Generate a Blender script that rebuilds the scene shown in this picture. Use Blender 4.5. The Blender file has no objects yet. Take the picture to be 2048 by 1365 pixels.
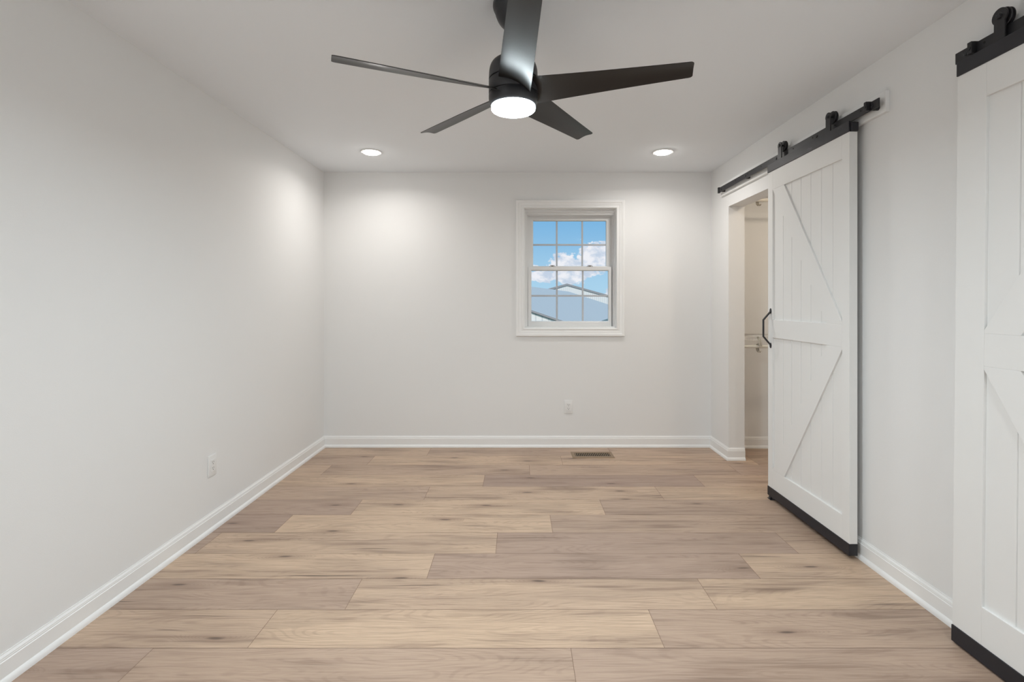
import bpy, bmesh, math, random
from mathutils import Vector, Matrix

# ---------------------------------------------------------------- camera, sky, sun, exposure
scn = bpy.context.scene
COL = scn.collection
CAM_H = 1.276
cd = bpy.data.cameras.new('camera')
cd.sensor_width = 36.0
cd.lens = 1010.0 / 2048.0 * 36.0
cd.shift_x = -11.4 / 2048.0
cd.shift_y = -76.1 / 2048.0
cd.clip_start = 0.02
cam = bpy.data.objects.new('camera', cd)
cam.location = (0, 0, CAM_H)
cam.rotation_euler = (math.radians(90), 0, 0)
COL.objects.link(cam)
scn.camera = cam

scn.view_settings.view_transform = 'Standard'
scn.view_settings.look = 'None'
scn.view_settings.exposure = 0.0
scn.view_settings.gamma = 1.0
scn.view_settings.use_curve_mapping = False

# lamps, the seen ones and the unseen added ones: watts of each down light and colour; the lenses glow as well
FAN_W, CAN_W, CAN_W_ADDED = 17.6, 5.2, 12.0
FAN_C, CAN_C, CAN_C_ADDED = (0.83, 0.94, 1.0), (0.99, 0.955, 0.915), (0.88, 0.95, 1.0)
FAN_E = 48.0
CAN_E = 50.0
CLOSET_E = 62.0  # glow of the unseen lamp added in the closet
def lamp_disc(name, parent, z, r, watts, col, spread):
    l = bpy.data.lights.new(name, 'AREA'); l.shape = 'DISK'; l.size = 2 * r
    l.energy = watts; l.color = col; l.spread = math.radians(spread)
    o = bpy.data.objects.new(name, l); COL.objects.link(o); o.parent = parent; o.location = (0, 0, z)
    return o

def lin(r, g, b):
    def f(c):
        c /= 255.0
        return c / 12.92 if c <= 0.04045 else ((c + 0.055) / 1.055) ** 2.4
    return (f(r), f(g), f(b), 1.0)

class NT:
    """small node helper"""
    def __init__(s, tree):
        s.t = tree; s.n = tree.nodes; s.l = tree.links
    def new(s, typ, **kw):
        n = s.n.new(typ)
        for k, v in kw.items():
            setattr(n, k, v)
        return n
    def put(s, sock, v):
        if hasattr(v, 'is_output') or isinstance(v, bpy.types.NodeSocket):
            s.l.new(v, sock)
        else:
            sock.default_value = v
    def m(s, op, a, b=0.0, c=0.0, clamp=False):
        n = s.new('ShaderNodeMath', operation=op, use_clamp=clamp)
        s.put(n.inputs[0], a); s.put(n.inputs[1], b); s.put(n.inputs[2], c)
        return n.outputs[0]
    def vm(s, op, a, b=(0, 0, 0)):
        n = s.new('ShaderNodeVectorMath', operation=op)
        s.put(n.inputs[0], a); s.put(n.inputs[1], b)
        return n.outputs[0]
    def noise(s, vec, scale=1.0, detail=2.0, rough=0.5, dist=0.0):
        n = s.new('ShaderNodeTexNoise')
        s.put(n.inputs['Vector'], vec); n.inputs['Scale'].default_value = scale
        n.inputs['Detail'].default_value = detail; n.inputs['Roughness'].default_value = rough
        n.inputs['Distortion'].default_value = dist
        return n.outputs['Fac']
    def ss(s, v, lo, hi, a=0.0, b=1.0):
        n = s.new('ShaderNodeMapRange', interpolation_type='SMOOTHSTEP')
        s.put(n.inputs['Value'], v)
        n.inputs['From Min'].default_value = lo; n.inputs['From Max'].default_value = hi
        n.inputs['To Min'].default_value = a; n.inputs['To Max'].default_value = b
        return n.outputs[0]
    def mix(s, f, a, b, blend='MIX'):
        n = s.new('ShaderNodeMix', data_type='RGBA', blend_type=blend)
        s.put(n.inputs[0], f); s.put(n.inputs[6], a); s.put(n.inputs[7], b)
        return n.outputs[2]

# sky: blue gradient with cumulus, laid out by direction
world = bpy.data.worlds.new('sky'); scn.world = world; world.use_nodes = True
W = NT(world.node_tree); W.n.clear()
tc = W.new('ShaderNodeTexCoord')
sep = W.new('ShaderNodeSeparateXYZ'); W.l.new(tc.outputs['Generated'], sep.inputs[0])
dx, dy, dz = sep.outputs
az = W.m('ARCTAN2', dx, dy)                       # azimuth from +Y
el = W.m('ARCSINE', dz)
def px_dir(x, y):
    return math.atan((x - 1035.4) / 1010.0), math.atan((606.4 - y) / 1010.0)
cmb = W.new('ShaderNodeCombineXYZ'); W.put(cmb.inputs[0], az); W.put(cmb.inputs[1], el)
nz = W.noise(W.vm('MULTIPLY', cmb.outputs[0], (90, 130, 1)), 1.0, 6.0, 0.62)
nz2 = W.noise(W.vm('MULTIPLY', cmb.outputs[0], (40, 60, 1)), 1.0, 4.0, 0.6)
field = None
for (x, y, rx, ry) in [(1127, 532, 31, 27), (1190, 518, 40, 33), (1205, 500, 30, 16), (1160, 535, 50, 18), (1085, 553, 40, 13), (1140, 556, 36, 16),
                       (1066, 534, 14, 5), (1220, 590, 12, 13), (1165, 548, 30, 10), (1010, 590, 30, 20), (1300, 520, 60, 40), (900, 560, 60, 18)]:
    a0, e0 = px_dir(x, y)
    u = W.m('DIVIDE', W.m('SUBTRACT', az, a0), rx / 1010.0)
    v = W.m('DIVIDE', W.m('SUBTRACT', el, e0), ry / 1010.0)
    d = W.m('SQRT', W.m('ADD', W.m('MULTIPLY', u, u), W.m('MULTIPLY', v, v)))
    d = W.m('SUBTRACT', 1.0, d)
    field = d if field is None else W.m('MAXIMUM', field, d)
cl = W.ss(W.m('ADD', field, W.m('MULTIPLY', W.m('SUBTRACT', nz, 0.5), 1.5)), 0.0, 0.22)
grad = W.ss(el, 0.0, 0.20)
blue = W.mix(grad, lin(172, 212, 236), lin(118, 178, 224))
cshade = W.ss(nz2, 0.35, 0.62)
ccol = W.mix(cshade, lin(196, 210, 228), lin(238, 240, 246))
skyc = W.mix(cl, blue, ccol)
below = W.ss(el, -0.02, 0.0)
skyc = W.mix(below, lin(120, 128, 118), skyc)
bg = W.new('ShaderNodeBackground'); W.put(bg.inputs[0], skyc); bg.inputs[1].default_value = 1.0
out = W.new('ShaderNodeOutputWorld'); W.l.new(bg.outputs[0], out.inputs[0])

sun = bpy.data.lights.new('sun', 'SUN'); sun.energy = 2.8; sun.angle = 0.01; sun.color = (1, 0.96, 0.9)
so = bpy.data.objects.new('sun', sun); COL.objects.link(so)
so.rotation_euler = (math.radians(48), 0, math.radians(-22))   # shines from behind the house over the barns

# ---------------------------------------------------------------- helpers
class MB:
    def __init__(s):
        s.v = []; s.f = []; s.mi = []
    def add(s, verts, faces, M=None, mi=0):
        o = len(s.v)
        for p in verts:
            p = Vector(p)
            s.v.append(tuple(M @ p) if M is not None else tuple(p))
        for f in faces:
            s.f.append([o + i for i in f]); s.mi.append(mi)
        return s
    def box(s, a, b, bev=0.0, M=None, mi=0, seg=2):
        x0, x1 = sorted((a[0], b[0])); y0, y1 = sorted((a[1], b[1])); z0, z1 = sorted((a[2], b[2]))
        vs = [(x0, y0, z0), (x1, y0, z0), (x1, y1, z0), (x0, y1, z0), (x0, y0, z1), (x1, y0, z1), (x1, y1, z1), (x0, y1, z1)]
        fs = [(0, 3, 2, 1), (4, 5, 6, 7), (0, 1, 5, 4), (1, 2, 6, 5), (2, 3, 7, 6), (3, 0, 4, 7)]
        if bev > 0:
            bm = bmesh.new()
            bv = [bm.verts.new(p) for p in vs]
            for f in fs: bm.faces.new([bv[i] for i in f])
            bmesh.ops.bevel(bm, geom=list(bm.edges), offset=bev, segments=seg, profile=0.5, affect='EDGES')
            bm.verts.index_update()
            vs = [tuple(p.co) for p in bm.verts]; fs = [[q.index for q in f.verts] for f in bm.faces]
            bm.free()
        return s.add(vs, fs, M, mi)
    def prism(s, poly, lo, hi, axis='x', M=None, mi=0, bev=0.0):
        """poly: 2D outline, extruded along the axis; (y,z) for x, (x,z) for y, (x,y) for z"""
        n = len(poly)
        def P(p, t):
            return {'x': (t, p[0], p[1]), 'y': (p[0], t, p[1]), 'z': (p[0], p[1], t)}[axis]
        vs = [P(p, lo) for p in poly] + [P(p, hi) for p in poly]
        fs = [list(range(n)), list(range(2 * n - 1, n - 1, -1))]
        for i in range(n):
            j = (i + 1) % n
            fs.append([j, i, n + i, n + j])
        bm = bmesh.new()
        bv = [bm.verts.new(p) for p in vs]
        for f in fs: bm.faces.new([bv[i] for i in f])
        bmesh.ops.recalc_face_normals(bm, faces=list(bm.faces))
        if bev > 0:
            bmesh.ops.bevel(bm, geom=list(bm.edges), offset=bev, segments=2, profile=0.5, affect='EDGES')
        bm.verts.index_update()
        vs = [tuple(p.co) for p in bm.verts]; fs = [[q.index for q in f.verts] for f in bm.faces]
        bm.free()
        return s.add(vs, fs, M, mi)
    def lathe(s, prof, c=(0, 0, 0), n=48, M=None, mi=0, axis='z'):
        vs = []; fs = []
        for (r, z) in prof:
            for i in range(n):
                t = 2 * math.pi * i / n
                p = (r * math.cos(t), r * math.sin(t), z)
                if axis == 'x': p = (z, r * math.cos(t), r * math.sin(t))
                if axis == 'y': p = (r * math.sin(t), z, r * math.cos(t))
                vs.append((p[0] + c[0], p[1] + c[1], p[2] + c[2]))
        k = len(prof)
        for a in range(k - 1):
            for i in range(n):
                j = (i + 1) % n
                fs.append([a * n + i, a * n + j, (a + 1) * n + j, (a + 1) * n + i])
        if prof[0][0] > 1e-6: fs.append([i for i in range(n)][::-1])
        if prof[-1][0] > 1e-6: fs.append([(k - 1) * n + i for i in range(n)])
        return s.add(vs, fs, M, mi)
    def tube(s, pts, r, n=8, M=None, mi=0):
        pts = [Vector(p) for p in pts]
        vs = []; fs = []
        up = None
        for i, p in enumerate(pts):
            d = (pts[min(i + 1, len(pts) - 1)] - pts[max(i - 1, 0)]).normalized()
            if up is None:
                up = Vector((0, 0, 1)) if abs(d.z) < 0.9 else Vector((1, 0, 0))
            a = d.cross(up).normalized(); b = a.cross(d).normalized(); up = b
            for k in range(n):
                t = 2 * math.pi * k / n
                vs.append(tuple(p + a * (r * math.cos(t)) + b * (r * math.sin(t))))
        for i in range(len(pts) - 1):
            for k in range(n):
                j = (k + 1) % n
                fs.append([i * n + k, i * n + j, (i + 1) * n + j, (i + 1) * n + k])
        fs.append(list(range(n))[::-1]); fs.append([(len(pts) - 1) * n + k for k in range(n)])
        return s.add(vs, fs, M, mi)
    def build(s, name, mats, parent=None, smooth=True, loc=None, rotz=0.0, angle=17):
        me = bpy.data.meshes.new(name)
        me.from_pydata(s.v, [], s.f)
        if not isinstance(mats, (list, tuple)): mats = [mats]
        for m in mats: me.materials.append(m)
        for p, k in zip(me.polygons, s.mi): p.material_index = k
        bm = bmesh.new(); bm.from_mesh(me)
        bmesh.ops.remove_doubles(bm, verts=list(bm.verts), dist=1e-6)
        bmesh.ops.recalc_face_normals(bm, faces=list(bm.faces))
        bm.to_mesh(me); bm.free()
        if smooth:
            for p in me.polygons: p.use_smooth = True
            me.set_sharp_from_angle(angle=math.radians(angle))
        o = bpy.data.objects.new(name, me); COL.objects.link(o)
        if parent is not None: o.parent = parent
        if loc is not None: o.location = loc
        o.rotation_euler.z = rotz
        return o

def smooth_prof(P, k=5):
    """Catmull-Rom through the points of a lathe profile"""
    out = []
    for i in range(len(P) - 1):
        p0, p1, p2, p3 = P[max(i - 1, 0)], P[i], P[i + 1], P[min(i + 2, len(P) - 1)]
        for j in range(k):
            t = j / k
            out.append(tuple(max(0.0, v) if c == 0 else v for c, v in enumerate(
                0.5 * (2 * b_ + (c_ - a_) * t + (2 * a_ - 5 * b_ + 4 * c_ - d_) * t * t + (3 * b_ - a_ - 3 * c_ + d_) * t ** 3)
                for a_, b_, c_, d_ in zip(p0, p1, p2, p3))))
    return out + [P[-1]]

def thing(name, label, cat, loc=(0, 0, 0), rotz=0.0, group=None, kind=None):
    o = bpy.data.objects.new(name, None); COL.objects.link(o)
    o.empty_display_size = 0.05
    o.location = loc; o.rotation_euler = (0, 0, rotz)
    o['label'] = label; o['category'] = cat
    if group: o['group'] = group
    if kind: o['kind'] = kind
    return o
def struct(o, label=None, cat=None):
    o['kind'] = 'structure'
    if label: o['label'] = label
    if cat: o['category'] = cat
    return o
def copy_tree(o, parent=None):
    c = o.copy(); COL.objects.link(c)
    if parent is not None: c.parent = parent
    for ch in list(o.children): copy_tree(ch, c)
    return c

# ---------------------------------------------------------------- materials
def mat(name, color, rough=0.5, metal=0.0, bump=0.0, bscale=200.0, spec=0.5, var=0.0, vscale=3.0):
    m = bpy.data.materials.new(name); m.use_nodes = True
    N = NT(m.node_tree)
    b = N.n['Principled BSDF']
    b.inputs['Roughness'].default_value = rough
    b.inputs['Metallic'].default_value = metal
    b.inputs['Specular IOR Level'].default_value = spec
    t = N.new('ShaderNodeTexCoord')
    if var > 0:
        f = N.noise(t.outputs['Object'], vscale, 4.0, 0.6)
        dark = tuple(c * (1 - var) for c in color[:3]) + (1,)
        N.put(b.inputs['Base Color'], N.mix(N.ss(f, 0.3, 0.7), dark, color))
    else:
        b.inputs['Base Color'].default_value = color
    if bump > 0:
        f = N.noise(t.outputs['Object'], bscale, 3.0, 0.6)
        bn = N.new('ShaderNodeBump'); bn.inputs['Strength'].default_value = bump
        bn.inputs['Distance'].default_value = 0.001
        N.put(bn.inputs['Height'], f); N.l.new(bn.outputs[0], b.inputs['Normal'])
    return m

M_WALL = mat('wall_paint', (0.858, 0.858, 0.85, 1), 0.62, bump=0.25, bscale=260, spec=0.3)
M_CEIL = mat('ceiling_paint', (0.90, 0.93, 0.96, 1), 0.85, bump=0.25, bscale=180, spec=0.2)
M_TRIM = mat('trim_enamel', (0.91, 0.91, 0.90, 1), 0.34, spec=0.5)
M_DOOR = mat('door_paint', (0.87, 0.87, 0.855, 1), 0.50, bump=0.1, bscale=120, spec=0.35)
M_VINYL = mat('white_vinyl', (0.82, 0.82, 0.81, 1), 0.35)
M_GRILLE = mat('window_grille', (0.60, 0.61, 0.63, 1), 0.45)
M_BLACK = mat('black_steel', lin(40, 40, 43), 0.42, metal=0.0, bump=0.1, bscale=300, spec=0.4)
M_HOLE = mat('dark_hole', lin(10, 10, 10), 0.8)
M_FAN = mat('fan_black', lin(38, 38, 41), 0.42, spec=0.5)
M_BLADE = mat('fan_blade', lin(38, 36, 35), 0.32, spec=0.35, bump=0.1, bscale=60)
M_PLATE = mat('outlet_plastic', (0.86, 0.86, 0.85, 1), 0.3)
M_SLOT = mat('outlet_slot', lin(45, 42, 40), 0.7)
M_REG = mat('register_bronze', lin(150, 128, 104), 0.45, metal=0.3)
M_WIRE = mat('wire_shelf_vinyl', (0.80, 0.79, 0.76, 1), 0.35)
M_BRACKET = mat('bracket_plastic', lin(178, 172, 160), 0.4)
M_LATCH = mat('latch_metal', lin(150, 145, 138), 0.35, metal=0.4)
M_ROD = mat('clothes_rod', lin(226, 222, 212), 0.3)

# black painted wood strips with rubbed patches
M_STRIP = mat('black_strip', lin(36, 36, 39), 0.5, bump=0.2, bscale=90)
N = NT(M_STRIP.node_tree); t = N.new('ShaderNodeTexCoord')
f = N.noise(N.vm('MULTIPLY', t.outputs['Object'], (20, 9, 30)), 1.0, 6.0, 0.7)
N.put(N.n['Principled BSDF'].inputs['Base Color'], N.mix(N.ss(f, 0.62, 0.8), lin(34, 34, 40), lin(98, 98, 106)))

def emit(name, col, e):
    m = bpy.data.materials.new(name); m.use_nodes = True
    b = m.node_tree.nodes['Principled BSDF']
    b.inputs['Base Color'].default_value = (0.9, 0.9, 0.9, 1)
    b.inputs['Emission Color'].default_value = col
    b.inputs['Emission Strength'].default_value = e
    return m
M_LENS = emit('fan_lens', (0.84, 0.96, 1.0, 1), FAN_E)
M_CAN = emit('can_lens', (1.0, 0.97, 0.93, 1), CAN_E)
M_CLOSET = emit('added_closet_lens', (1.0, 0.84, 0.66, 1), CLOSET_E)

# glass: thin pane
M_GLASS = bpy.data.materials.new('window_glass'); M_GLASS.use_nodes = True
N = NT(M_GLASS.node_tree); N.n.clear()
tr = N.new('ShaderNodeBsdfTransparent'); gl = N.new('ShaderNodeBsdfGlossy'); gl.inputs['Roughness'].default_value = 0.02
lw = N.new('ShaderNodeFresnel'); lw.inputs[0].default_value = 1.08
mx = N.new('ShaderNodeMixShader'); N.l.new(lw.outputs[0], mx.inputs[0]); N.l.new(tr.outputs[0], mx.inputs[1]); N.l.new(gl.outputs[0], mx.inputs[2])
o = N.new('ShaderNodeOutputMaterial'); N.l.new(mx.outputs[0], o.inputs[0])

# outdoors
def ribbed(name, c0, c1, rough, axis, period, duty):
    m = bpy.data.materials.new(name); m.use_nodes = True
    N = NT(m.node_tree); b = N.n['Principled BSDF']; b.inputs['Roughness'].default_value = rough
    t = N.new('ShaderNodeTexCoord'); s = N.new('ShaderNodeSeparateXYZ'); N.l.new(t.outputs['Object'], s.inputs[0])
    f = N.m('FRACT', N.m('DIVIDE', s.outputs[axis], period))
    k = N.ss(f, duty, duty + 0.08)
    N.put(b.inputs['Base Color'], N.mix(k, c0, c1))
    return m
M_SIDING = ribbed('white_steel_siding', (0.70, 0.68, 0.66, 1), (0.90, 0.85, 0.81, 1), 0.5, 0, 0.30, 0.16)
M_ROOF = ribbed('grey_steel_roof', (0.56, 0.50, 0.45, 1), (0.64, 0.58, 0.525, 1), 0.45, 1, 0.9, 0.1)
M_FASCIA = mat('grey_fascia', lin(160, 156, 156), 0.5)
M_GROUND = mat('grass_ground', lin(110, 120, 90), 0.9, var=0.3, vscale=0.5)

# ---------------------------------------------------------------- floor
ROW0, PW, PL = 1.866, 0.2343, 1.547
M_FLOOR = bpy.data.materials.new('oak_planks'); M_FLOOR.use_nodes = True
N = NT(M_FLOOR.node_tree); b = N.n['Principled BSDF']
uvn = N.new('ShaderNodeUVMap'); uvn.uv_map = 'plank'
att = N.new('ShaderNodeAttribute'); att.attribute_name = 'tone'
sp = N.new('ShaderNodeSeparateXYZ'); N.l.new(att.outputs['Vector'], sp.inputs[0])
tone, rnd, rnd2 = sp.outputs
off = N.new('ShaderNodeCombineXYZ'); N.put(off.inputs[0], N.m('MULTIPLY', rnd, 37.0)); N.put(off.inputs[1], N.m('MULTIPLY', rnd2, 23.0))
P = N.vm('ADD', uvn.outputs[0], off.outputs[0])
wob = N.noise(N.vm('MULTIPLY', P, (2.2, 6.0, 1)), 1.0, 2.0)
wv = N.new('ShaderNodeCombineXYZ'); N.put(wv.inputs[1], N.m('MULTIPLY', N.m('SUBTRACT', wob, 0.5), 0.03))
P2 = N.vm('ADD', P, wv.outputs[0])
# knots
vor = N.new('ShaderNodeTexVoronoi'); N.put(vor.inputs['Vector'], N.vm('MULTIPLY', P2, (1.55, 6.5, 1))); vor.inputs['Scale'].default_value = 1.0
vor.voronoi_dimensions = '2D'
vd = vor.outputs['Distance']
vs_ = N.new('ShaderNodeSeparateXYZ'); N.l.new(vor.outputs['Color'], vs_.inputs[0])
keep = N.ss(vs_.outputs[0], 0.66, 0.70)
knot = N.m('MULTIPLY', N.ss(vd, 0.075, 0.015), keep)
halo = N.m('MULTIPLY', N.ss(vd, 0.30, 0.02), keep)
# contour (cathedral) grain
fieldn = N.noise(N.vm('MULTIPLY', P2, (1.0, 5.5, 1)), 1.0, 1.5, 0.4)
fieldn = N.m('ADD', fieldn, N.m('MULTIPLY', halo, 0.28))
rings = N.m('SINE', N.m('MULTIPLY', fieldn, 190.0))
rings = N.ss(rings, 0.1, 1.0)
fine = N.noise(N.vm('MULTIPLY', P2, (5.0, 190.0, 1)), 1.0, 4.0, 0.65)
mid = N.noise(N.vm('MULTIPLY', P2, (1.6, 34.0, 1)), 1.0, 4.0, 0.6)
broad = N.noise(N.vm('MULTIPLY', P, (1.3, 9.0, 1)), 1.0, 3.0, 0.5)
stv = N.noise(N.vm('MULTIPLY', P2, (1.1, 24.0, 1)), 1.0, 2.0, 0.5)
streak = N.ss(stv, 0.60, 0.70)
thin = N.noise(N.vm('MULTIPLY', P2, (1.7, 75.0, 1)), 1.0, 1.0, 0.5)
thin = N.m('MULTIPLY', N.ss(thin, 0.64, 0.72), N.ss(broad, 0.45, 0.6))
cl_ = N.mix(tone, lin(214, 186, 158), lin(174, 150, 135))
patch_ = N.noise(N.vm('MULTIPLY', P, (1.5, 6.5, 1)), 1.0, 1.0, 0.5)
figure = N.ss(patch_, 0.44, 0.62)                          # where the plank carries a darker figured band
cl_ = N.mix(N.m('MULTIPLY', figure, 0.32), cl_, lin(156, 134, 117))
cl_ = N.mix(N.m('MULTIPLY', N.ss(fine, 0.42, 0.62), 0.32), cl_, lin(140, 114, 96))
cl_ = N.mix(N.m('MULTIPLY', N.ss(mid, 0.48, 0.68), N.m('ADD', 0.13, N.m('MULTIPLY', figure, 0.42))), cl_, lin(132, 106, 90))
cl_ = N.mix(N.m('MULTIPLY', N.m('MULTIPLY', rings, 0.19), N.ss(mid, 0.40, 0.55)), cl_, lin(128, 102, 86))
cl_ = N.mix(N.m('MULTIPLY', N.m('MULTIPLY', streak, figure), 0.45), cl_, lin(112, 90, 76))
cl_ = N.mix(N.m('MULTIPLY', N.m('MULTIPLY', thin, figure), 0.85), cl_, lin(70, 54, 46))
cl_ = N.mix(N.m('MULTIPLY', halo, 0.45), cl_, lin(134, 108, 92))
cl_ = N.mix(N.m('MULTIPLY', knot, 0.75), cl_, lin(80, 64, 56))
# pale scuffs
tcw = N.new('ShaderNodeTexCoord')
sc1 = N.noise(N.vm('MULTIPLY', tcw.outputs['Object'], (38, 60, 1)), 1.0, 5.0, 0.75)
patch = N.noise(N.vm('MULTIPLY', tcw.outputs['Object'], (1.6, 2.6, 1)), 1.0, 1.0)
scf = N.m('MULTIPLY', N.ss(sc1, 0.70, 0.76), N.ss(patch, 0.62, 0.70))
cl_ = N.mix(N.m('MULTIPLY', scf, 0.4), cl_, lin(225, 215, 205))
# seams (bevelled plank edge is real; this is the dark line in the joint)
N.put(b.inputs['Base Color'], cl_)
rg = N.ss(fine, 0.3, 0.8, 0.38, 0.52)
N.put(b.inputs['Roughness'], rg)
b.inputs['Specular IOR Level'].default_value = 0.5
bn = N.new('ShaderNodeBump'); bn.inputs['Strength'].default_value = 0.35; bn.inputs['Distance'].default_value = 0.0012
N.put(bn.inputs['Height'], N.m('ADD', fine, N.m('MULTIPLY', mid, 0.6))); N.l.new(bn.outputs[0], b.inputs['Normal'])
M_JOINT = mat('plank_joint', lin(132, 108, 90), 0.8)

def plank_floor():
    rows = {-1: ([-1.345, 0.196], [0.85, 0.60, 0.70]),
            0: ([-0.999, 0.543], [0.35, 0.08, 0.60]),
            1: ([-0.719, 0.830], [0.72, 0.25, 0.12]),
            2: ([-0.421, 1.123], [0.15, 0.85, 0.22]),
            3: ([-1.643, -0.112, 1.43], [0.8, 0.25, 0.85, 0.45]),
            4: ([-1.352, 0.194], [0.95, 0.08, 0.62]),
            5: ([-1.006, 0.530], [0.85, 0.08, 0.65]),
            6: ([-0.609, 0.950], [0.60, 0.30, 0.15]),
            7: ([-0.243, 1.300], [0.15, 1.0, 0.45]),
            8: ([-1.46, 0.09, 1.66], [0.3, 0.55, 0.6, 0.8]),
            9: ([-1.19, 0.356], [0.6, 0.15, 0.25]),
            10: ([-0.76, 0.790], [0.35, 0.55, 0.45]),
            11: ([-0.3, 1.25], [0.3, 0.5, 0.3])}
    rg = random.Random(11)
    X0, X1, YB, YF = -1.95, 3.2, -0.70, 4.60
    mb = MB(); uvs = []; tones = []
    g = 0.0009
    k = -11
    while ROW0 + k * PW < YF:
        y0 = ROW0 + k * PW; y1 = y0 + PW
        k += 1; kk = k - 1
        y0 = max(y0, YB); y1 = min(y1, YF)
        if y1 - y0 < 0.01: continue
        if kk in rows: js, ts = rows[kk]; js = list(js); ts = list(ts)
        else:
            s = X0 + rg.random() * PL; js = [s, s + PL, s + 2 * PL]; ts = [rg.random() for _ in range(4)]
        while js[-1] + PL < X1: js.append(js[-1] + PL); ts.append(rg.random())
        edges = [X0] + [j for j in js if X0 < j < X1] + [X1]
        for i in range(len(edges) - 1):
            a, c = edges[i] + g, edges[i + 1] - g
            if c - a < 0.01: continue
            p, q = y0 + g, y1 - g
            mb.add([(a, p, 0), (c, p, 0), (c, q, 0), (a, q, 0)], [(0, 1, 2, 3)])
            uvs.append([(0, 0), (c - a, 0), (c - a, q - p), (0, q - p)])
            tn = ts[i] if i < len(ts) else rg.random()
            tones.append((tn, rg.random(), rg.random()))
    nq = len(mb.f)
    mb.box((X0, YB, -0.05), (X1, YF, -0.0012), mi=1)
    me = bpy.data.meshes.new('floor'); me.from_pydata(mb.v, [], mb.f)
    me.materials.append(M_FLOOR); me.materials.append(M_JOINT)
    for pl, m_ in zip(me.polygons, mb.mi): pl.material_index = m_
    me.uv_layers.new(name='plank'); me.attributes.new('tone', 'FLOAT_VECTOR', 'CORNER')
    for i in range(nq):
        for j, li in enumerate(me.polygons[i].loop_indices):
            me.uv_layers['plank'].data[li].uv = uvs[i][j]
            me.attributes['tone'].data[li].vector = tones[i]
    o = bpy.data.objects.new('floor', me); COL.objects.link(o)
    return struct(o, 'light oak wide plank floor laid across the room', 'floor')
plank_floor()

# ---------------------------------------------------------------- room shell
H = 2.435; D = 4.471; YB = -0.56
XL, XR = -1.715, 1.711; KR = 0.004; KL = 0.00406
WT = 0.13
ceil = MB().box((-1.95, YB - 0.1, H), (3.2, D + 0.25, H + 0.12)).build('ceiling', M_CEIL, smooth=False)
struct(ceil, 'plain white painted ceiling', 'ceiling')

# window opening
WX0, WX1, WZ0, WZ1 = 0.057, 0.873, 1.053, 2.115
mb = MB(); t0, t1 = D, D + 0.17
mb.box((-1.95, t0, 0), (WX0, t1, H)); mb.box((WX1, t0, 0), (XR + 0.02, t1, H))
mb.box((WX0, t0, 0), (WX1, t1, WZ0)); mb.box((WX0, t0, WZ1), (WX1, t1, H))
struct(mb.build('wall_back', M_WALL, smooth=False), 'warm white back wall with the window', 'wall')
RL = (XL, D, 0); RR = (XR, D, 0)
mb = MB().box((-0.12, YB - D - 0.1, 0), (0, 0.0, H))
struct(mb.build('wall_left', M_WALL, smooth=False, loc=RL, rotz=-KL), 'plain warm white left wall', 'wall')
mb = MB().box((-1.95, YB - 0.1, 0), (3.2, YB, H))
struct(mb.build('wall_front', M_WALL, smooth=False), 'plain wall behind the camera', 'wall')
# right wall with the closet opening (local frame: x into the wall, y along it)
OY0, OY1, OZ = 3.36, 4.10, 2.061
def ry(Y): return Y - D
mb = MB()
mb.box((0, ry(OY1), 0), (WT, 0.10, H))
mb.box((0, ry(OY0), OZ), (WT, ry(OY1), H))
mb.box((0, ry(YB - 0.05), 0), (WT, ry(OY0), H))
struct(mb.build('wall_right', M_WALL, smooth=False, loc=RR, rotz=KR), 'right wall with the closet doorway', 'wall')
CX1, CY0, CY1 = 3.05, 2.45, 4.445
mb = MB().box((XR + 0.1, CY1, 0), (3.2, CY1 + 0.12, H))
struct(mb.build('wall_closet_back', M_WALL, smooth=False), 'closet wall carrying the wire shelves', 'wall')
mb = MB().box((CX1, CY0 - 0.1, 0), (3.2, CY1, H)).box((XR + 0.16, CY0 - 0.1, 0), (CX1, CY0, H))
struct(mb.build('wall_closet_side', M_WALL, smooth=False), 'inner closet walls', 'wall')

# baseboards
BB = [(0, 0), (0.022, 0), (0.022, 0.007), (0.0205, 0.014), (0.017, 0.020), (0.012, 0.024), (0.012, 0.077), (0.0095, 0.079), (0.0095, 0.084),
      (0.0085, 0.086), (0.0085, 0.0895), (0.006, 0.094), (0.0035, 0.097), (0.003, 0.101), (0, 0.101)]
def sweep(path, left=True):
    """sweep BB along a 2D path; the room lies on the left of travel"""
    pts = [Vector(p) for p in path]; n = len(pts); vs = []; fs = []
    for i in range(n):
        def nrm(a, b_):
            d = (b_ - a).normalized(); v = Vector((-d.y, d.x)); return v if left else -v
        if i == 0: m_ = nrm(pts[0], pts[1]); k = 1
        elif i == n - 1: m_ = nrm(pts[-2], pts[-1]); k = 1
        else:
            n1 = nrm(pts[i - 1], pts[i]); n2 = nrm(pts[i], pts[i + 1]); m_ = (n1 + n2).normalized(); k = 1 / max(0.3, m_.dot(n1))
        for (d_, z_) in BB:
            q = pts[i] + m_ * (d_ * k); vs.append((q.x, q.y, z_))
    c = len(BB)
    for i in range(n - 1):
        for j in range(c):
            j2 = (j + 1) % c
            fs.append([i * c + j, i * c + j2, (i + 1) * c + j2, (i + 1) * c + j])
    fs.append(list(range(c))); fs.append([(n - 1) * c + j for j in range(c)][::-1])
    return MB().add(vs, fs)
struct(sweep([(XR, D), (XL, D)]).build('baseboard_back', M_TRIM, angle=25), 'white baseboard along the back wall', 'baseboard')
struct(sweep([(0, 0), (0, ry(YB))]).build('baseboard_left', M_TRIM, loc=RL, rotz=-KL, angle=25), 'white baseboard along the left wall', 'baseboard')
mb = sweep([(WT, ry(OY1)), (0, ry(OY1)), (0, 0)])
mb2 = sweep([(0, ry(YB)), (0, ry(OY0)), (WT, ry(OY0))])
mb.add(mb2.v, mb2.f)
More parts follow.
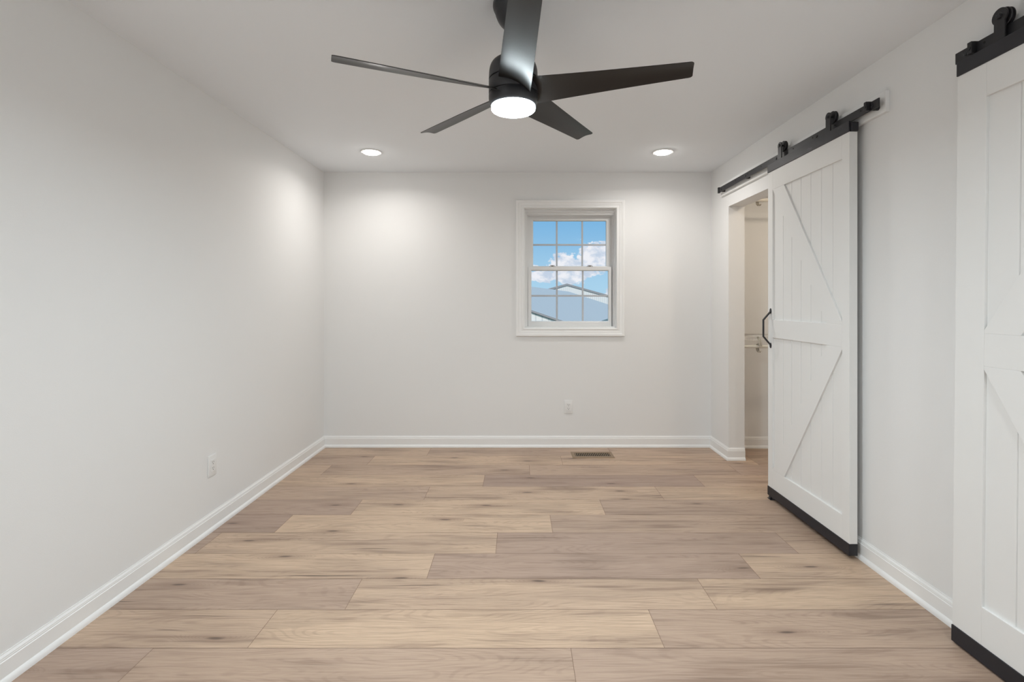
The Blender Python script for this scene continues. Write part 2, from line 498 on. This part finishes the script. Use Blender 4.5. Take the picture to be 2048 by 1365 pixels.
struct(mb.build('baseboard_right', M_TRIM, loc=RR, rotz=KR, angle=25), 'white baseboard along the right wall', 'baseboard')
struct(sweep([(CX1, CY1), (XR + WT, CY1)]).build('baseboard_closet', M_TRIM, angle=25), 'white baseboard inside the closet', 'baseboard')

# ---------------------------------------------------------------- window
win = thing('window_1', 'white double hung window with grilles in the back wall', 'window', ((WX0 + WX1) / 2, D, WZ0), kind='structure')
WO = Matrix.Translation(-Vector(win.location))
def frame_sweep(x0, x1, z0, z1, prof):
    """prof: (outward offset, y) closed profile swept round a rectangle"""
    mb = MB(); vs = []; fs = []; c = len(prof)
    for (cx, cz, sx, sz) in [(x0, z0, -1, -1), (x1, z0, 1, -1), (x1, z1, 1, 1), (x0, z1, -1, 1)]:
        for (o_, y_) in prof: vs.append((cx + sx * o_, y_, cz + sz * o_))
    for i in range(4):
        k = (i + 1) % 4
        for j in range(c):
            j2 = (j + 1) % c
            fs.append([i * c + j, i * c + j2, k * c + j2, k * c + j])
    return mb.add(vs, fs)
def wbuild(mb, name, m_, par=win, **k):
    mb.v = [tuple(WO @ Vector(p)) for p in mb.v]
    return mb.build(name, m_, par, **k)
cas = [(0, D), (0, D - 0.010), (0.004, D - 0.014), (0.010, D - 0.014), (0.014, D - 0.011), (0.026, D - 0.0105), (0.028, D - 0.0135), (0.046, D - 0.016),
       (0.050, D - 0.0195), (0.066, D - 0.021), (0.071, D - 0.018), (0.072, D)]
wbuild(frame_sweep(WX0, WX1, WZ0, WZ1, cas), 'casing', M_TRIM, angle=20)
# jamb liner and vinyl frame
jl = [(0, D), (0, D + 0.17), (-0.010, D + 0.17), (-0.010, D + 0.030), (-0.004, D + 0.030), (-0.004, D)]
wbuild(frame_sweep(WX0, WX1, WZ0, WZ1, jl), 'jamb', M_TRIM, angle=20)
SF = D + 0.05
FX0, FX1, FZ0, FZ1 = 0.090, 0.852, 1.062, 2.062
vf = [(0, SF + 0.02), (0, SF + 0.0555), (-0.008, SF + 0.0555), (-0.008, SF + 0.0605), (0, SF + 0.0605), (0, SF + 0.094), (-0.012, SF + 0.094), (-0.012, SF + 0.11), (0.060, SF + 0.11), (0.060, SF - 0.012), (0.024, SF - 0.012), (0.024, SF + 0.002), (0.018, SF + 0.004), (0.006, SF + 0.006), (0.006, SF + 0.02)]
wbuild(frame_sweep(FX0, FX1, FZ0 - 0.006 + 0.006, FZ1, vf), 'vinyl_frame', M_VINYL, angle=20)
wbuild(MB().box((WX0 + 0.01, SF - 0.03, WZ0), (WX1 - 0.01, SF + 0.03, FZ0 + 0.004), 0.002), 'sill', M_VINYL)
def sash(name, x0, x1, z0, z1, gx0, gx1, gz0, gz1, y, mx_, mz_):
    t = 0.030
    mb = MB()
    # one mitred ring: back, face, glazing bead
    vs = []; fs = []
    ring = [((x0, z0), (gx0, gz0)), ((x1, z0), (gx1, gz0)), ((x1, z1), (gx1, gz1)), ((x0, z1), (gx0, gz1))]
    for (o_, g_) in ring:
        def L(f): return (o_[0] + (g_[0] - o_[0]) * f, o_[1] + (g_[1] - o_[1]) * f)
        for (f, yy) in [(0, y + t), (0, y + 0.002), (0.06, y), (0.80, y), (0.84, y + 0.003), (0.95, y + 0.005), (1.0, y + 0.012), (1.0, y + t)]:
            q = L(f); vs.append((q[0], yy, q[1]))
    c = 8
    for i in range(4):
        k = (i + 1) % 4
        for j in range(c):
            j2 = (j + 1) % c
            fs.append([i * c + j, i * c + j2, k * c + j2, k * c + j])
    mb.add(vs, fs)
    s_ = wbuild(mb, name, M_VINYL, angle=20)
    g = wbuild(MB().box((gx0 - 0.004, y + 0.014, gz0 - 0.004), (gx1 + 0.004, y + 0.017, gz1 + 0.004)), 'glass_pane', M_GLASS, s_, smooth=False)
    m2 = MB()
    for x in mx_: m2.box((x - 0.008, y + 0.018, gz0 - 0.004), (x + 0.008, y + 0.026, gz1 + 0.004), 0.002)
    m2.box((gx0 - 0.004, y + 0.0175, mz_ - 0.008), (gx1 + 0.004, y + 0.0265, mz_ + 0.008), 0.002)
    wbuild(m2, 'grille', M_GRILLE, s_)
    return s_
up = sash('upper_sash', 0.093, 0.849, 1.575, 2.058, 0.141, 0.803, 1.612, 2.021, SF + 0.062, (0.356, 0.588), 1.806)
lo = sash('lower_sash', 0.092, 0.846, 1.064, 1.602, 0.124, 0.816, 1.113, 1.566, SF + 0.024, (0.354, 0.588), 1.341)
for x in (0.312, 0.650):
    m2 = MB()
    m2.box((x - 0.028, SF + 0.026, 1.602), (x + 0.028, SF + 0.05, 1.606), 0.001)
    m2.box((x - 0.010, SF + 0.030, 1.606), (x + 0.012, SF + 0.046, 1.612), 0.002)
    m2.box((x - 0.020, SF + 0.034, 1.612), (x + 0.024, SF + 0.044, 1.617), 0.002)
    wbuild(m2, 'sash_lock', M_LATCH, lo)

# ---------------------------------------------------------------- wall frame helper for the right wall
RWM = Matrix.Translation(Vector(RR)) @ Matrix.Rotation(KR, 4, 'Z')
LWM = Matrix.Translation(Vector(RL)) @ Matrix.Rotation(-KL, 4, 'Z')
def rw(d, Y, z): return tuple(RWM @ Vector((-d, ry(Y), z)))

# header boards behind the rails
mb = MB().box((-0.020, ry(2.333), 2.162), (0, ry(4.218), 2.262), 0.0015)
struct(mb.build('trim_1', M_TRIM, loc=RR, rotz=KR), 'white header board behind the rail over the closet doorway', 'header board')
mb = MB().box((-0.020, ry(0.10), 2.162), (0, ry(1.80), 2.262), 0.0015)
struct(mb.build('trim_2', M_TRIM, loc=RR, rotz=KR), 'white header board behind the rail of the nearest barn door', 'header board')

# ---------------------------------------------------------------- rails
RZ0, RZ1 = 2.186, 2.227
def rail(label, Yn, Yf, stops):
    t = thing('sliding_door_rail', label, 'door rail', rw(0.020, Yf, RZ0), KR, 'black barn door rails')
    def q(d, Y, z): return (-(d - 0.020), Y - Yf, z - RZ0)
    L = Yf - Yn
    MB().box(q(0.044, Yn, RZ0), q(0.050, Yf, RZ1), 0.0008).build('track_bar', M_BLACK, t)
    n = 5
    for i in range(n):
        Y = Yf - 0.045 - (L - 0.09) * i / (n - 1)
        mb = MB().lathe([(0.0, -0.0239), (0.0125, -0.0239), (0.0125, 0.0), (0.0, 0.0)], q(0.020, Y, (RZ0 + RZ1) / 2 - 0.010), 20, axis='x')
        sp_ = mb.build('spacer', M_BLACK, t, angle=40)
        MB().lathe([(0.0, 0.0), (0.006, 0.0), (0.0085, 0.0015), (0.0085, 0.003), (0.0, 0.003)], q(0.0532, Y, (RZ0 + RZ1) / 2), 16, axis='x').build('bolt_head', M_BLACK, sp_)
    for i in range(9):
        Y = Yf - 0.12 - (L - 0.24) * i / 8.0
        MB().lathe([(0.0, 0.0), (0.0045, 0.0), (0.0045, 0.0006), (0.0, 0.0006)], q(0.0507, Y, (RZ0 + RZ1) / 2 + 0.004), 12, axis='x').build('screw_hole', M_HOLE, t)
    for Y in stops:
        mb = MB().box(q(0.0502, Y - 0.009, RZ0 + 0.002), q(0.070, Y + 0.009, RZ1 + 0.004), 0.002).box(q(0.040, Y - 0.009, RZ1 + 0.0004), q(0.060, Y + 0.009, RZ1 + 0.004), 0.001)
        s_ = mb.build('end_stop', M_BLACK, t)
        MB().lathe([(0.0, 0.0), (0.006, 0.0), (0.006, 0.003), (0.0, 0.003)], q(0.0725, Y, (RZ0 + RZ1) / 2), 16, axis='x').build('stop_screw', M_BLACK, s_)
    return t
rail('black steel rail over the closet doorway, far end near the back corner', 2.336, 4.172, [2.400])
# far stop of that rail sits over its end
def far_stop(parent_label):
    pass
rail('black steel rail at the right edge, partly out of the picture', 0.15, 1.929, [1.848, 0.19])
r1 = [o for o in bpy.data.objects if o.name == 'sliding_door_rail'][0]
mb = MB().box((-0.036, -0.006, -0.002), (-0.020, 0.014, RZ1 - RZ0 + 0.004), 0.001)
mb.build('end_stop', M_BLACK, r1)

# ---------------------------------------------------------------- barn doors
def barn_door(name, label, Yf, W_, dback, tilt, zb, zbs, z_white, ztop, stile, brace_dir, handle, hangers, strip_t=0.004):
    T = 0.040
    t = thing(name, label, 'door', rw(dback, Yf, zb), KR, kind='structure')
    t.rotation_euler = (0, tilt, KR)
    z0 = zb
    def q(x, u, z): return (-x, -u, z - z0)          # x: out from the back of the door
    FR = 0.010                                       # frame stands proud of the planks
    # plank panel with V grooves
    mb = MB(); pitch = 0.0987; gz0, gz1 = z_white, ztop
    sL = stile; us = [stile]
    u = 0.070 if stile < 0.1 else stile + 0.114
    while u < W_ - stile:
        if u > stile + 0.02: us.append(u)
        u += pitch if stile < 0.1 else 0.114
    us.append(W_ - stile)
    xs = T - FR; vw = 0.0028
    prof = [(0.0015, 0.002)]
    prof.append((0.0015, xs))
    for g_ in us[1:-1]:
        prof += [(g_ - vw, xs), (g_ - vw * 0.4, xs - 0.0035), (g_ + vw * 0.4, xs - 0.0035), (g_ + vw, xs)]
    prof += [(W_ - 0.0015, xs), (W_ - 0.0015, 0.002)]
    poly = [(-x, -u_) for (u_, x) in prof]
    mb.prism(poly, 0.03, ztop - z0 - 0.002, axis='z')
    mb.build('plank_panel', M_DOOR, t, angle=20)
    bz0, bz1, mz0, mz1, tz = 0.201, 0.201, 1.052, 1.168, 2.008
    def slab(poly_uz, nm):
        mb_ = MB().prism([(-u_, z_ - z0) for (u_, z_) in poly_uz], -T, -(T - FR) + 0.0002, axis='x', bev=0.0012)
        return mb_.build(nm, M_DOOR, t, angle=15)
    def full(u0, u1, za, zc, nm):
        return MB().box(q(0, u0, za), q(T, u1, zc), 0.0012).build(nm, M_DOOR, t, angle=15)
    full(0, stile, z_white, ztop - 0.0, 'stile')
    full(W_ - stile, W_, z_white, ztop - 0.0, 'stile')
    full(stile, W_ - stile, z_white, bz1, 'cross_rail'); full(stile, W_ - stile, mz0, mz1, 'cross_rail'); full(stile, W_ - stile, tz, ztop, 'cross_rail')
    a, c = stile, W_ - stile
    def br(P_): return [((W_ - u_) if brace_dir < 0 else u_, z_) for (u_, z_) in P_]
    slab(br([(a, tz), (a + 0.137, tz), (c, mz1 + 0.012), (c, mz1), (c - 0.13, mz1)]), 'brace')
    slab(br([(a, bz1), (a + 0.141, bz1), (c, mz0 - 0.012), (c, mz0), (c - 0.13, mz0)]), 'brace')
    # black strips
    mb = MB().box(q(0, 0.0, zbs), q(T + strip_t, W_ + 0.002, z_white), 0.0015)
    mb.build('bottom_strip', M_STRIP, t)
    mb = MB().box(q(T - 0.004, -0.001, ztop), q(T + strip_t, W_ + 0.001, 2.181), 0.0012).box(q(0.0, -0.001, ztop), q(T - 0.0045, W_ + 0.010, ztop + 0.046), 0.003)
    mb.build('top_strip', M_STRIP, t)
    for hy in hangers:
        u0 = Yf - hy
        # strap: plate with rounded head, standing in front of the track
        zc = 2.262; r = 0.0225 if stile < 0.1 else 0.028; hw = 0.0200
        outl = []; lo_a = math.degrees(math.acos(hw / r))
        for i in range(25):
            th = math.radians(-lo_a + i * ((180.0 + 2 * lo_a) / 24))
            outl.append((-u0 + r * math.cos(th), zc - z0 + r * math.sin(th)))
        outl = [(-u0 + hw, 2.150 - z0)] + outl + [(-u0 - hw, 2.150 - z0)]
        xf = T + strip_t
        hg = MB().prism(outl, -(xf - 0.0005), -(xf - 0.0005 - 0.006), axis='x', bev=0.0006).build('roller_hanger', M_BLACK, t)
        # wheel over the rail (rail plane about 0.047 out from the wall)
        xw = 0.047 - dback + tilt * 2.25
        MB().lathe([(0.0, -0.0085), (0.032, -0.0085), (0.034, -0.006), (0.0335, -0.004), (0.0295, -0.0035), (0.0295, 0.0035), (0.0335, 0.004), (0.034, 0.006), (0.032, 0.0085), (0.0, 0.0085)],
                   (-xw, -u0, 2.2575 - z0), 36, axis='x').build('wheel', M_BLACK, hg, angle=40)
        MB().lathe([(0.0, -(xf + 0.007)), (0.007, -(xf + 0.006)), (0.009, -(xf + 0.003)), (0.009, -(xf - 0.001)), (0.0055, -(xf - 0.002)), (0.0055, -xw), (0.0, -xw)],
                   (0, -u0, zc - z0), 20, axis='x').build('axle_bolt', M_BLACK, hg, angle=40)
    if handle:
        u0 = 0.035; zt, zb_ = 1.218, 1.006
        zm = (zt + zb_) / 2
        def sq(pts, w, th):
            m_ = MB()
            return m_
        mb = MB()
        # flat bar bent out from the door: two sloped legs and an upright grip
        P_ = [(T + 0.004, zt), (T + 0.0485, zt - 0.052), (T + 0.0485, zb_ + 0.052), (T + 0.004, zb_)]
        hh = 0.0075; th = 0.005
        outl = [(T + 0.001, zt + 0.004), (T + 0.004, zt + 0.006), (T + 0.0515, zt - 0.050), (T + 0.0515, zb_ + 0.050), (T + 0.004, zb_ - 0.006), (T + 0.001, zb_ - 0.004),
                (T + 0.001, zb_ + 0.003), (T + 0.0445, zb_ + 0.0535), (T + 0.0445, zt - 0.0535), (T + 0.001, zt - 0.003)]
        mb.prism([(-x_, z_ - z0) for (x_, z_) in outl], -u0 - hh, -u0 + hh, axis='y', bev=0.0012)
        hd = mb.build('pull_handle', M_BLACK, t)
        for z_ in (zt + 0.006, zb_ - 0.006):
            m_ = MB()
            m_.lathe([(0.0, -0.0045), (0.009, -0.004), (0.011, -0.002), (0.0115, 0.0), (0.0, 0.0)], (0, 0, 0), 24, axis='x')
            m_.v = [(p[0] - T, p[1] - u0, p[2] * 1.6 + z_ - z0) for p in m_.v]
            pd = m_.build('mounting_foot', M_BLACK, hd, angle=40)
            MB().lathe([(0.0, -0.0065), (0.003, -0.006), (0.004, -0.004), (0.0, -0.004)], (-T, -u0, z_ - z0), 12, axis='x').build('screw', M_BLACK, pd)
    return t
barn_door('door_1', 'white paneled barn door with black pull handle, slid half across the closet doorway', 3.316, 0.809, 0.032, 0.0, 0.0, 0.020, 0.078, 2.128, 0.058, 1,
          True, [3.165, 2.675])
barn_door('door_2', 'white barn door with wide stiles cut off by the right picture edge', 1.903, 0.914, 0.045, 0.010, 0.0, 0.006, 0.066, 2.128, 0.118, -1,
          False, [1.737, 1.18])

# floor guide under the far corner of the door
g = thing('floor_guide', 'small black floor guide under the far bottom corner of the handled barn door', 'door guide', rw(0.052, 3.285, 0), KR)
MB().box((-0.030, -0.022, 0), (0.030, 0.022, 0.003), 0.001).build('base_plate', M_BLACK, g)
MB().box((-0.026, -0.012, 0.0030), (-0.012, 0.012, 0.019), 0.002).build('guide_post', M_BLACK, g)
MB().box((0.012, -0.012, 0.0030), (0.026, 0.012, 0.019), 0.002).build('guide_post', M_BLACK, g)

# ---------------------------------------------------------------- closet shelves
def wire_shelf(label, zt):
    x0, x1 = XR + WT + 0.006, CX1 - 0.004
    yb, yf = CY1 - 0.006, 4.135
    t = thing('wire_shelf', label, 'shelf', (x0, yb, zt), 0, 'wire closet shelves')
    L = x1 - x0; dpt = yb - yf
    mb = MB()
    for (y, z, r) in [(0, 0, 0.003), (-dpt * 0.5, -0.004, 0.003), (-dpt, 0, 0.0032), (-dpt - 0.001, -0.031, 0.0032)]:
        mb.tube([(0, y, z), (L, y, z)], r, 8)
    n = int(L / 0.0254)
    for i in range(n + 1):
        x = 0.006 + i * (L - 0.012) / n
        mb.tube([(x, 0, 0.003), (x, -dpt, 0.003), (x, -dpt - 0.0035, -0.004), (x, -dpt - 0.0035, -0.033)], 0.0016, 5)
    mb.build('wire_deck', M_WIRE, t, angle=40)
    zr = -0.085
    MB().tube([(0.004, -dpt + 0.01, zr), (L, -dpt + 0.01, zr)], 0.0125, 16).build('hanging_rod', M_ROD, t, angle=40)
    MB().lathe([(0.0, 0.0), (0.018, 0.0), (0.018, 0.006), (0.014, 0.010), (0.0, 0.010)], (0.0, -dpt + 0.01, zr), 20, axis='x').build('rod_end_cap', M_BRACKET, t, angle=40)
    for xb in (0.125, 0.72):
        mb = MB(); pts = []
        # hook: comes down from the front lip behind the rod and curls under it
        for i in range(19):
            th = math.radians(150 - i * 17)
            pts.append((-dpt + 0.006 + 0.030 * math.cos(th), zr - 0.010 + 0.032 * math.sin(th)))
        pts = [(-dpt + 0.02, -0.006), (-dpt - 0.004, -0.03), (-dpt - 0.018, -0.055)] + pts[:-2]
        w = 0.008
        path = [(xb, y_, z_) for (y_, z_) in pts]
        mb.tube(path, 0.0058, 8)
        mb.tube([(xb + 0.014, p[1], p[2]) for p in path], 0.0058, 8)
        mb.build('rod_bracket', M_BRACKET, t, angle=40)
        if xb > 0.5: MB().tube([(xb, -dpt, -0.02), (xb, -0.004, -0.29)], 0.004, 8).build('support_brace', M_WIRE, t)
    return t
wire_shelf('white wire shelf with rod at waist height inside the closet', 1.003)
wire_shelf('upper white wire shelf glimpsed under the closet doorway lintel', 2.205)

# ---------------------------------------------------------------- outlets
def outlet(label, loc, rotz):
    """built facing local -Y"""
    t = thing('wall_outlet', label, 'outlet', loc, rotz, 'white wall outlets')
    MB().box((-0.037, -0.0055, 0), (0.037, 0, 0.118), 0.0022, seg=3).build('cover_plate', M_PLATE, t)
    r = MB().box((-0.0168, -0.0080, 0.0255), (0.0168, -0.0050, 0.0925), 0.0012).build('receptacle', M_PLATE, t)
    mb = MB()
    for zc in (0.076, 0.044):
        mb.box((-0.0078, -0.0084, zc - 0.001), (-0.0058, -0.0078, zc + 0.007)); mb.box((0.0048, -0.0084, zc), (0.0068, -0.0078, zc + 0.006))
        mb.lathe([(0.0, -0.0084), (0.0026, -0.0084), (0.0026, -0.0078), (0.0, -0.0078)], (0, 0, zc - 0.0075), 12, axis='y')
    mb.build('socket_slots', M_SLOT, r, smooth=False)
    return t
outlet('white duplex outlet low on the back wall beneath the window', (0.450, D, 0.298), 0)
p = LWM @ Vector((0, ry(2.842), 0.303))
outlet('white duplex outlet low on the left wall', tuple(p), -KL + math.radians(90))

# ---------------------------------------------------------------- floor register
rx0, rx1, ry0, ry1 = 0.452, 0.800, 4.148, 4.318
t = thing('floor_register', 'bronze metal floor vent set in the planks below the window', 'floor vent', ((rx0 + rx1) / 2, (ry0 + ry1) / 2, 0))
hw, hd = (rx1 - rx0) / 2, (ry1 - ry0) / 2
sw, sd = 0.146, 0.048
mb = MB(); vs = []; fs = []
ring = []
for (r_, z_) in [(0, 0.0), (0.004, 0.0035), (1.0, 0.0055), (1.0, 0.0012)]:
    pass
def rect(a_, b_, z_): return [(-a_, -b_, z_), (a_, -b_, z_), (a_, b_, z_), (-a_, b_, z_)]
loops = [rect(hw, hd, 0.0), rect(hw, hd, 0.002), rect(hw - 0.005, hd - 0.005, 0.005), rect(sw, sd, 0.005), rect(sw, sd, 0.001)]
for l_ in loops: vs += l_
for i in range(len(loops) - 1):
    for j in range(4):
        k = (j + 1) % 4
        fs.append([i * 4 + j, i * 4 + k, (i + 1) * 4 + k, (i + 1) * 4 + j])
MB().add(vs, fs).build('grille_frame', M_REG, t, angle=20)
MB().box((-sw, -sd, 0.0), (sw, sd, 0.0012)).build('duct_opening', M_HOLE, t, smooth=False)
mb = MB()
for i in range(19):
    x = -sw + (i + 0.5) * 2 * sw / 19
    mb.box((x - 0.0030, -sd, 0.0015), (x + 0.0030, sd, 0.0046))
mb.build('louvers', M_REG, t, smooth=False)

# ---------------------------------------------------------------- recessed lamps
def can(label, x, y, watts, col, group='recessed ceiling lights'):
    t = thing('recessed_light', label, 'ceiling light', (x, y, H), 0, group)
    MB().lathe([(0.060, 0.0), (0.078, 0.0), (0.080, -0.003), (0.076, -0.007), (0.060, -0.008), (0.0595, -0.004), (0.060, 0.0)], (0, 0, 0), 48).build('trim_ring', M_TRIM, t, angle=40)
    MB().lathe([(0.0, -0.0185), (0.025, -0.0180), (0.046, -0.0160), (0.055, -0.0135), (0.0580, -0.010), (0.0594, -0.001), (0.0, -0.001)], (0, 0, 0), 48).build('light_lens', M_CAN, t, angle=40)
    lamp_disc('light', t, -0.0195, 0.052, watts, col, 158)
can('lit round recessed light in the ceiling near the left wall', -1.121, 3.865, CAN_W, CAN_C)
can('lit round recessed light in the ceiling near the closet side', 1.112, 3.865, CAN_W, CAN_C)
can('unseen recessed light added behind the camera, left side', -1.121, 0.05, CAN_W_ADDED, CAN_C_ADDED)  # this rear pair is unseen, added to light the room from behind
can('unseen recessed light added behind the camera, right side', 1.112, 0.05, CAN_W_ADDED, CAN_C_ADDED)
t = thing('added_closet_light', 'small round lamp added on the closet ceiling, out of view', 'ceiling light', (2.45, 3.3, H))  # unseen lamp added to brighten the closet walls
MB().lathe([(0.0, -0.05), (0.06, -0.048), (0.09, -0.03), (0.10, 0.0), (0.0, 0.0)], (0, 0, 0), 32).build('lamp_globe', M_CLOSET, t, angle=40)

# ---------------------------------------------------------------- ceiling fan
FX, FY = -0.017, 1.957
fz = H
fan = thing('ceiling_fan', 'black five blade ceiling fan with a lit round lamp at its centre', 'ceiling fan', (FX, FY, H))
def zc(z): return z + CAM_H - H                       # height above the camera -> local
MB().lathe([(0.0, 0.0)] + smooth_prof([(0.0785, 0.0), (0.0790, -0.012), (0.0765, -0.022), (0.0710, -0.034), (0.066, -0.050), (0.056, -0.071), (0.042, -0.087), (0.026, -0.0955)]) + [(0.0, -0.0965)],
           n=56).build('canopy', M_FAN, fan, angle=40)
MB().lathe([(0.0, -0.09), (0.0130, -0.09), (0.0130, zc(0.955)), (0.0, zc(0.955))], n=24).build('downrod', M_FAN, fan, angle=40)
MB().lathe([(0.0, zc(0.965)), (0.024, zc(0.965)), (0.027, zc(0.945)), *smooth_prof([(0.055, zc(0.942)), (0.074, zc(0.936)), (0.0865, zc(0.922)), (0.0930, zc(0.900)), (0.0950, zc(0.866))]), (0.0945, zc(0.8645)), (0.0905, zc(0.864)),
            (0.0905, zc(0.8600)), (0.0945, zc(0.8595)), (0.0952, zc(0.858)), (0.0952, zc(0.812)), (0.0945, zc(0.8105)), (0.0915, zc(0.810)), (0.0915, zc(0.8065)), (0.0945, zc(0.806)), (0.0952, zc(0.8045)), (0.0952, zc(0.790)), (0.0930, zc(0.775)), (0.0885, zc(0.766)), (0.0855, zc(0.763)), (0.0, zc(0.763))],
           n=64).build('motor_housing', M_FAN, fan, angle=40)
MB().lathe([(0.0, zc(0.7630)), (0.0845, zc(0.7629)), (0.0853, zc(0.7600)), (0.0850, zc(0.7500)), (0.0820, zc(0.7465)), (0.0720, zc(0.7425)), (0.050, zc(0.7405)), (0.025, zc(0.7390)), (0.0, zc(0.7385))],
           n=64).build('lamp_lens', M_LENS, fan, angle=40)
lamp_disc('light', fan, zc(0.7375), 0.070, FAN_W, FAN_C, 180)
def blade(deg):
    mb = MB(); vs = []; fs = []
    st = []
    R0, R1 = 0.055, 0.662
    n = 30
    for i in range(n + 1):
        f = i / n; r = R0 + (R1 - R0) * f
        e = 1.0
        ch = 0.134 + (0.088 - 0.134) * (f ** 0.9)
        pit = math.radians(27 + (11 - 27) * (f ** 0.65))
        dr = R1 - r
        rc = 0.012
        inset = 0.0
        if dr < rc: inset = rc - math.sqrt(max(0.0, rc * rc - (rc - dr) ** 2))
        st.append((r, ch / 2 - inset, pit, 0.816 + 0.014 * f))
    # finer stations at the tip
    st = [s for s in st if s[0] < R1 - 0.014]
    for dr in (0.012, 0.009, 0.006, 0.0035, 0.0015, 0.0003):
        r = R1 - dr; f = (r - R0) / (R1 - R0); rc = 0.012
        inset = rc - math.sqrt(max(0.0, rc * rc - (rc - dr) ** 2))
        st.append((r, (0.134 + (0.088 - 0.134) * (f ** 0.9)) / 2 - inset, math.radians(27 + (11 - 27) * (f ** 0.65)), 0.816 + 0.014 * f))
    m = 8
    for (r, hc, pit, z) in st:
        sec = []
        for k in range(m + 1):
            s_ = -1 + 2.0 * k / m
            th = 0.0028 * (1 - 0.65 * s_ ** 4)
            cam_ = 0.006 * (1 - s_ * s_)
            sec.append((s_ * hc, cam_ + th))
        for k in range(m, -1, -1):
            s_ = -1 + 2.0 * k / m
            th = 0.0028 * (1 - 0.65 * s_ ** 4)
            cam_ = 0.006 * (1 - s_ * s_)
            sec.append((s_ * hc, cam_ - th))
        for (w, h_) in sec:
            # facing outward the right hand side (w<0 -> left) is the raised one
            y = w * math.cos(pit) + h_ * math.sin(pit)
            zz = -w * math.sin(pit) + h_ * math.cos(pit)
            vs.append((r, y, zc(z) + zz))
    c = 2 * (m + 1)
    for i in range(len(st) - 1):
        for j in range(c):
            j2 = (j + 1) % c
            fs.append([i * c + j, i * c + j2, (i + 1) * c + j2, (i + 1) * c + j])
    fs.append(list(range(c))[::-1]); fs.append([(len(st) - 1) * c + j for j in range(c)])
    mb.add(vs, fs)
    o = mb.build('blade', M_BLADE, fan, angle=50)
    o.rotation_euler.z = math.radians(deg)
    return o
for k in range(5): blade(-14.3 + 72 * k)

# ---------------------------------------------------------------- outdoors: two metal barns and the ground
gz = -1.9
g = MB().add([(-80, 6, gz), (120, 6, gz), (120, 160, gz), (-80, 160, gz)], [(0, 1, 2, 3)]).build('ground', M_GROUND, smooth=False)
struct(g, 'grassy ground outside the window', 'ground')
def barn(label, px, py, ztop, ang, t0, t1, half, pitch, fascia):
    """ridge runs along local Y (+Y away), gable ends at y=t0 and y=t1; z relative to camera height"""
    t = thing('metal_barn', label, 'building', (px, py, gz), ang, 'metal barns outside')
    zt = ztop + CAM_H - gz
    ze = zt - pitch * half
    over = 0.08
    # walls
    mb = MB()
    a = half - 0.35
    zw = zt - pitch * a - 0.12
    mb.prism([(-a, 0.0), (a, 0.0), (a, zw), (0, zt - 0.12), (-a, zw)], t0 + over, t1 - over, axis='y')
    mb.build('siding', M_SIDING, t, smooth=False)
    for s in (-1, 1):
        mb = MB().prism([(0, zt), (s * half, ze), (s * half, ze - 0.10), (0, zt - 0.10)], t0, t1, axis='y')
        mb.build('roof_slope', M_ROOF, t, smooth=False)
    for y in (t0 - 0.03, t1):
        mb = MB().prism([(-half, ze - fascia), (0, zt - fascia), (half, ze - fascia), (half, ze), (0, zt), (-half, ze)], y, y + 0.03, axis='y')
        mb.build('rake_trim', M_FASCIA, t, smooth=False)
    return t
# near barn: ridge far end at (6.64, 66), heading 0.273
ang = -math.atan(0.273)
ca = math.cos(ang)
k = math.sqrt(1 + 0.273 ** 2)
barn('nearer grey roofed metal barn filling the lower window panes', 6.64, 66.0, 1.5, ang, -41.64 * k, 0.0, 7.56 * k, 0.34 / k, 0.09)
barn('farther white gabled metal barn rising behind the nearer grey roof', 7.42, 76.0, 2.93, 0.05, 0.0, 22.0, 11.0, 0.275, 0.30)
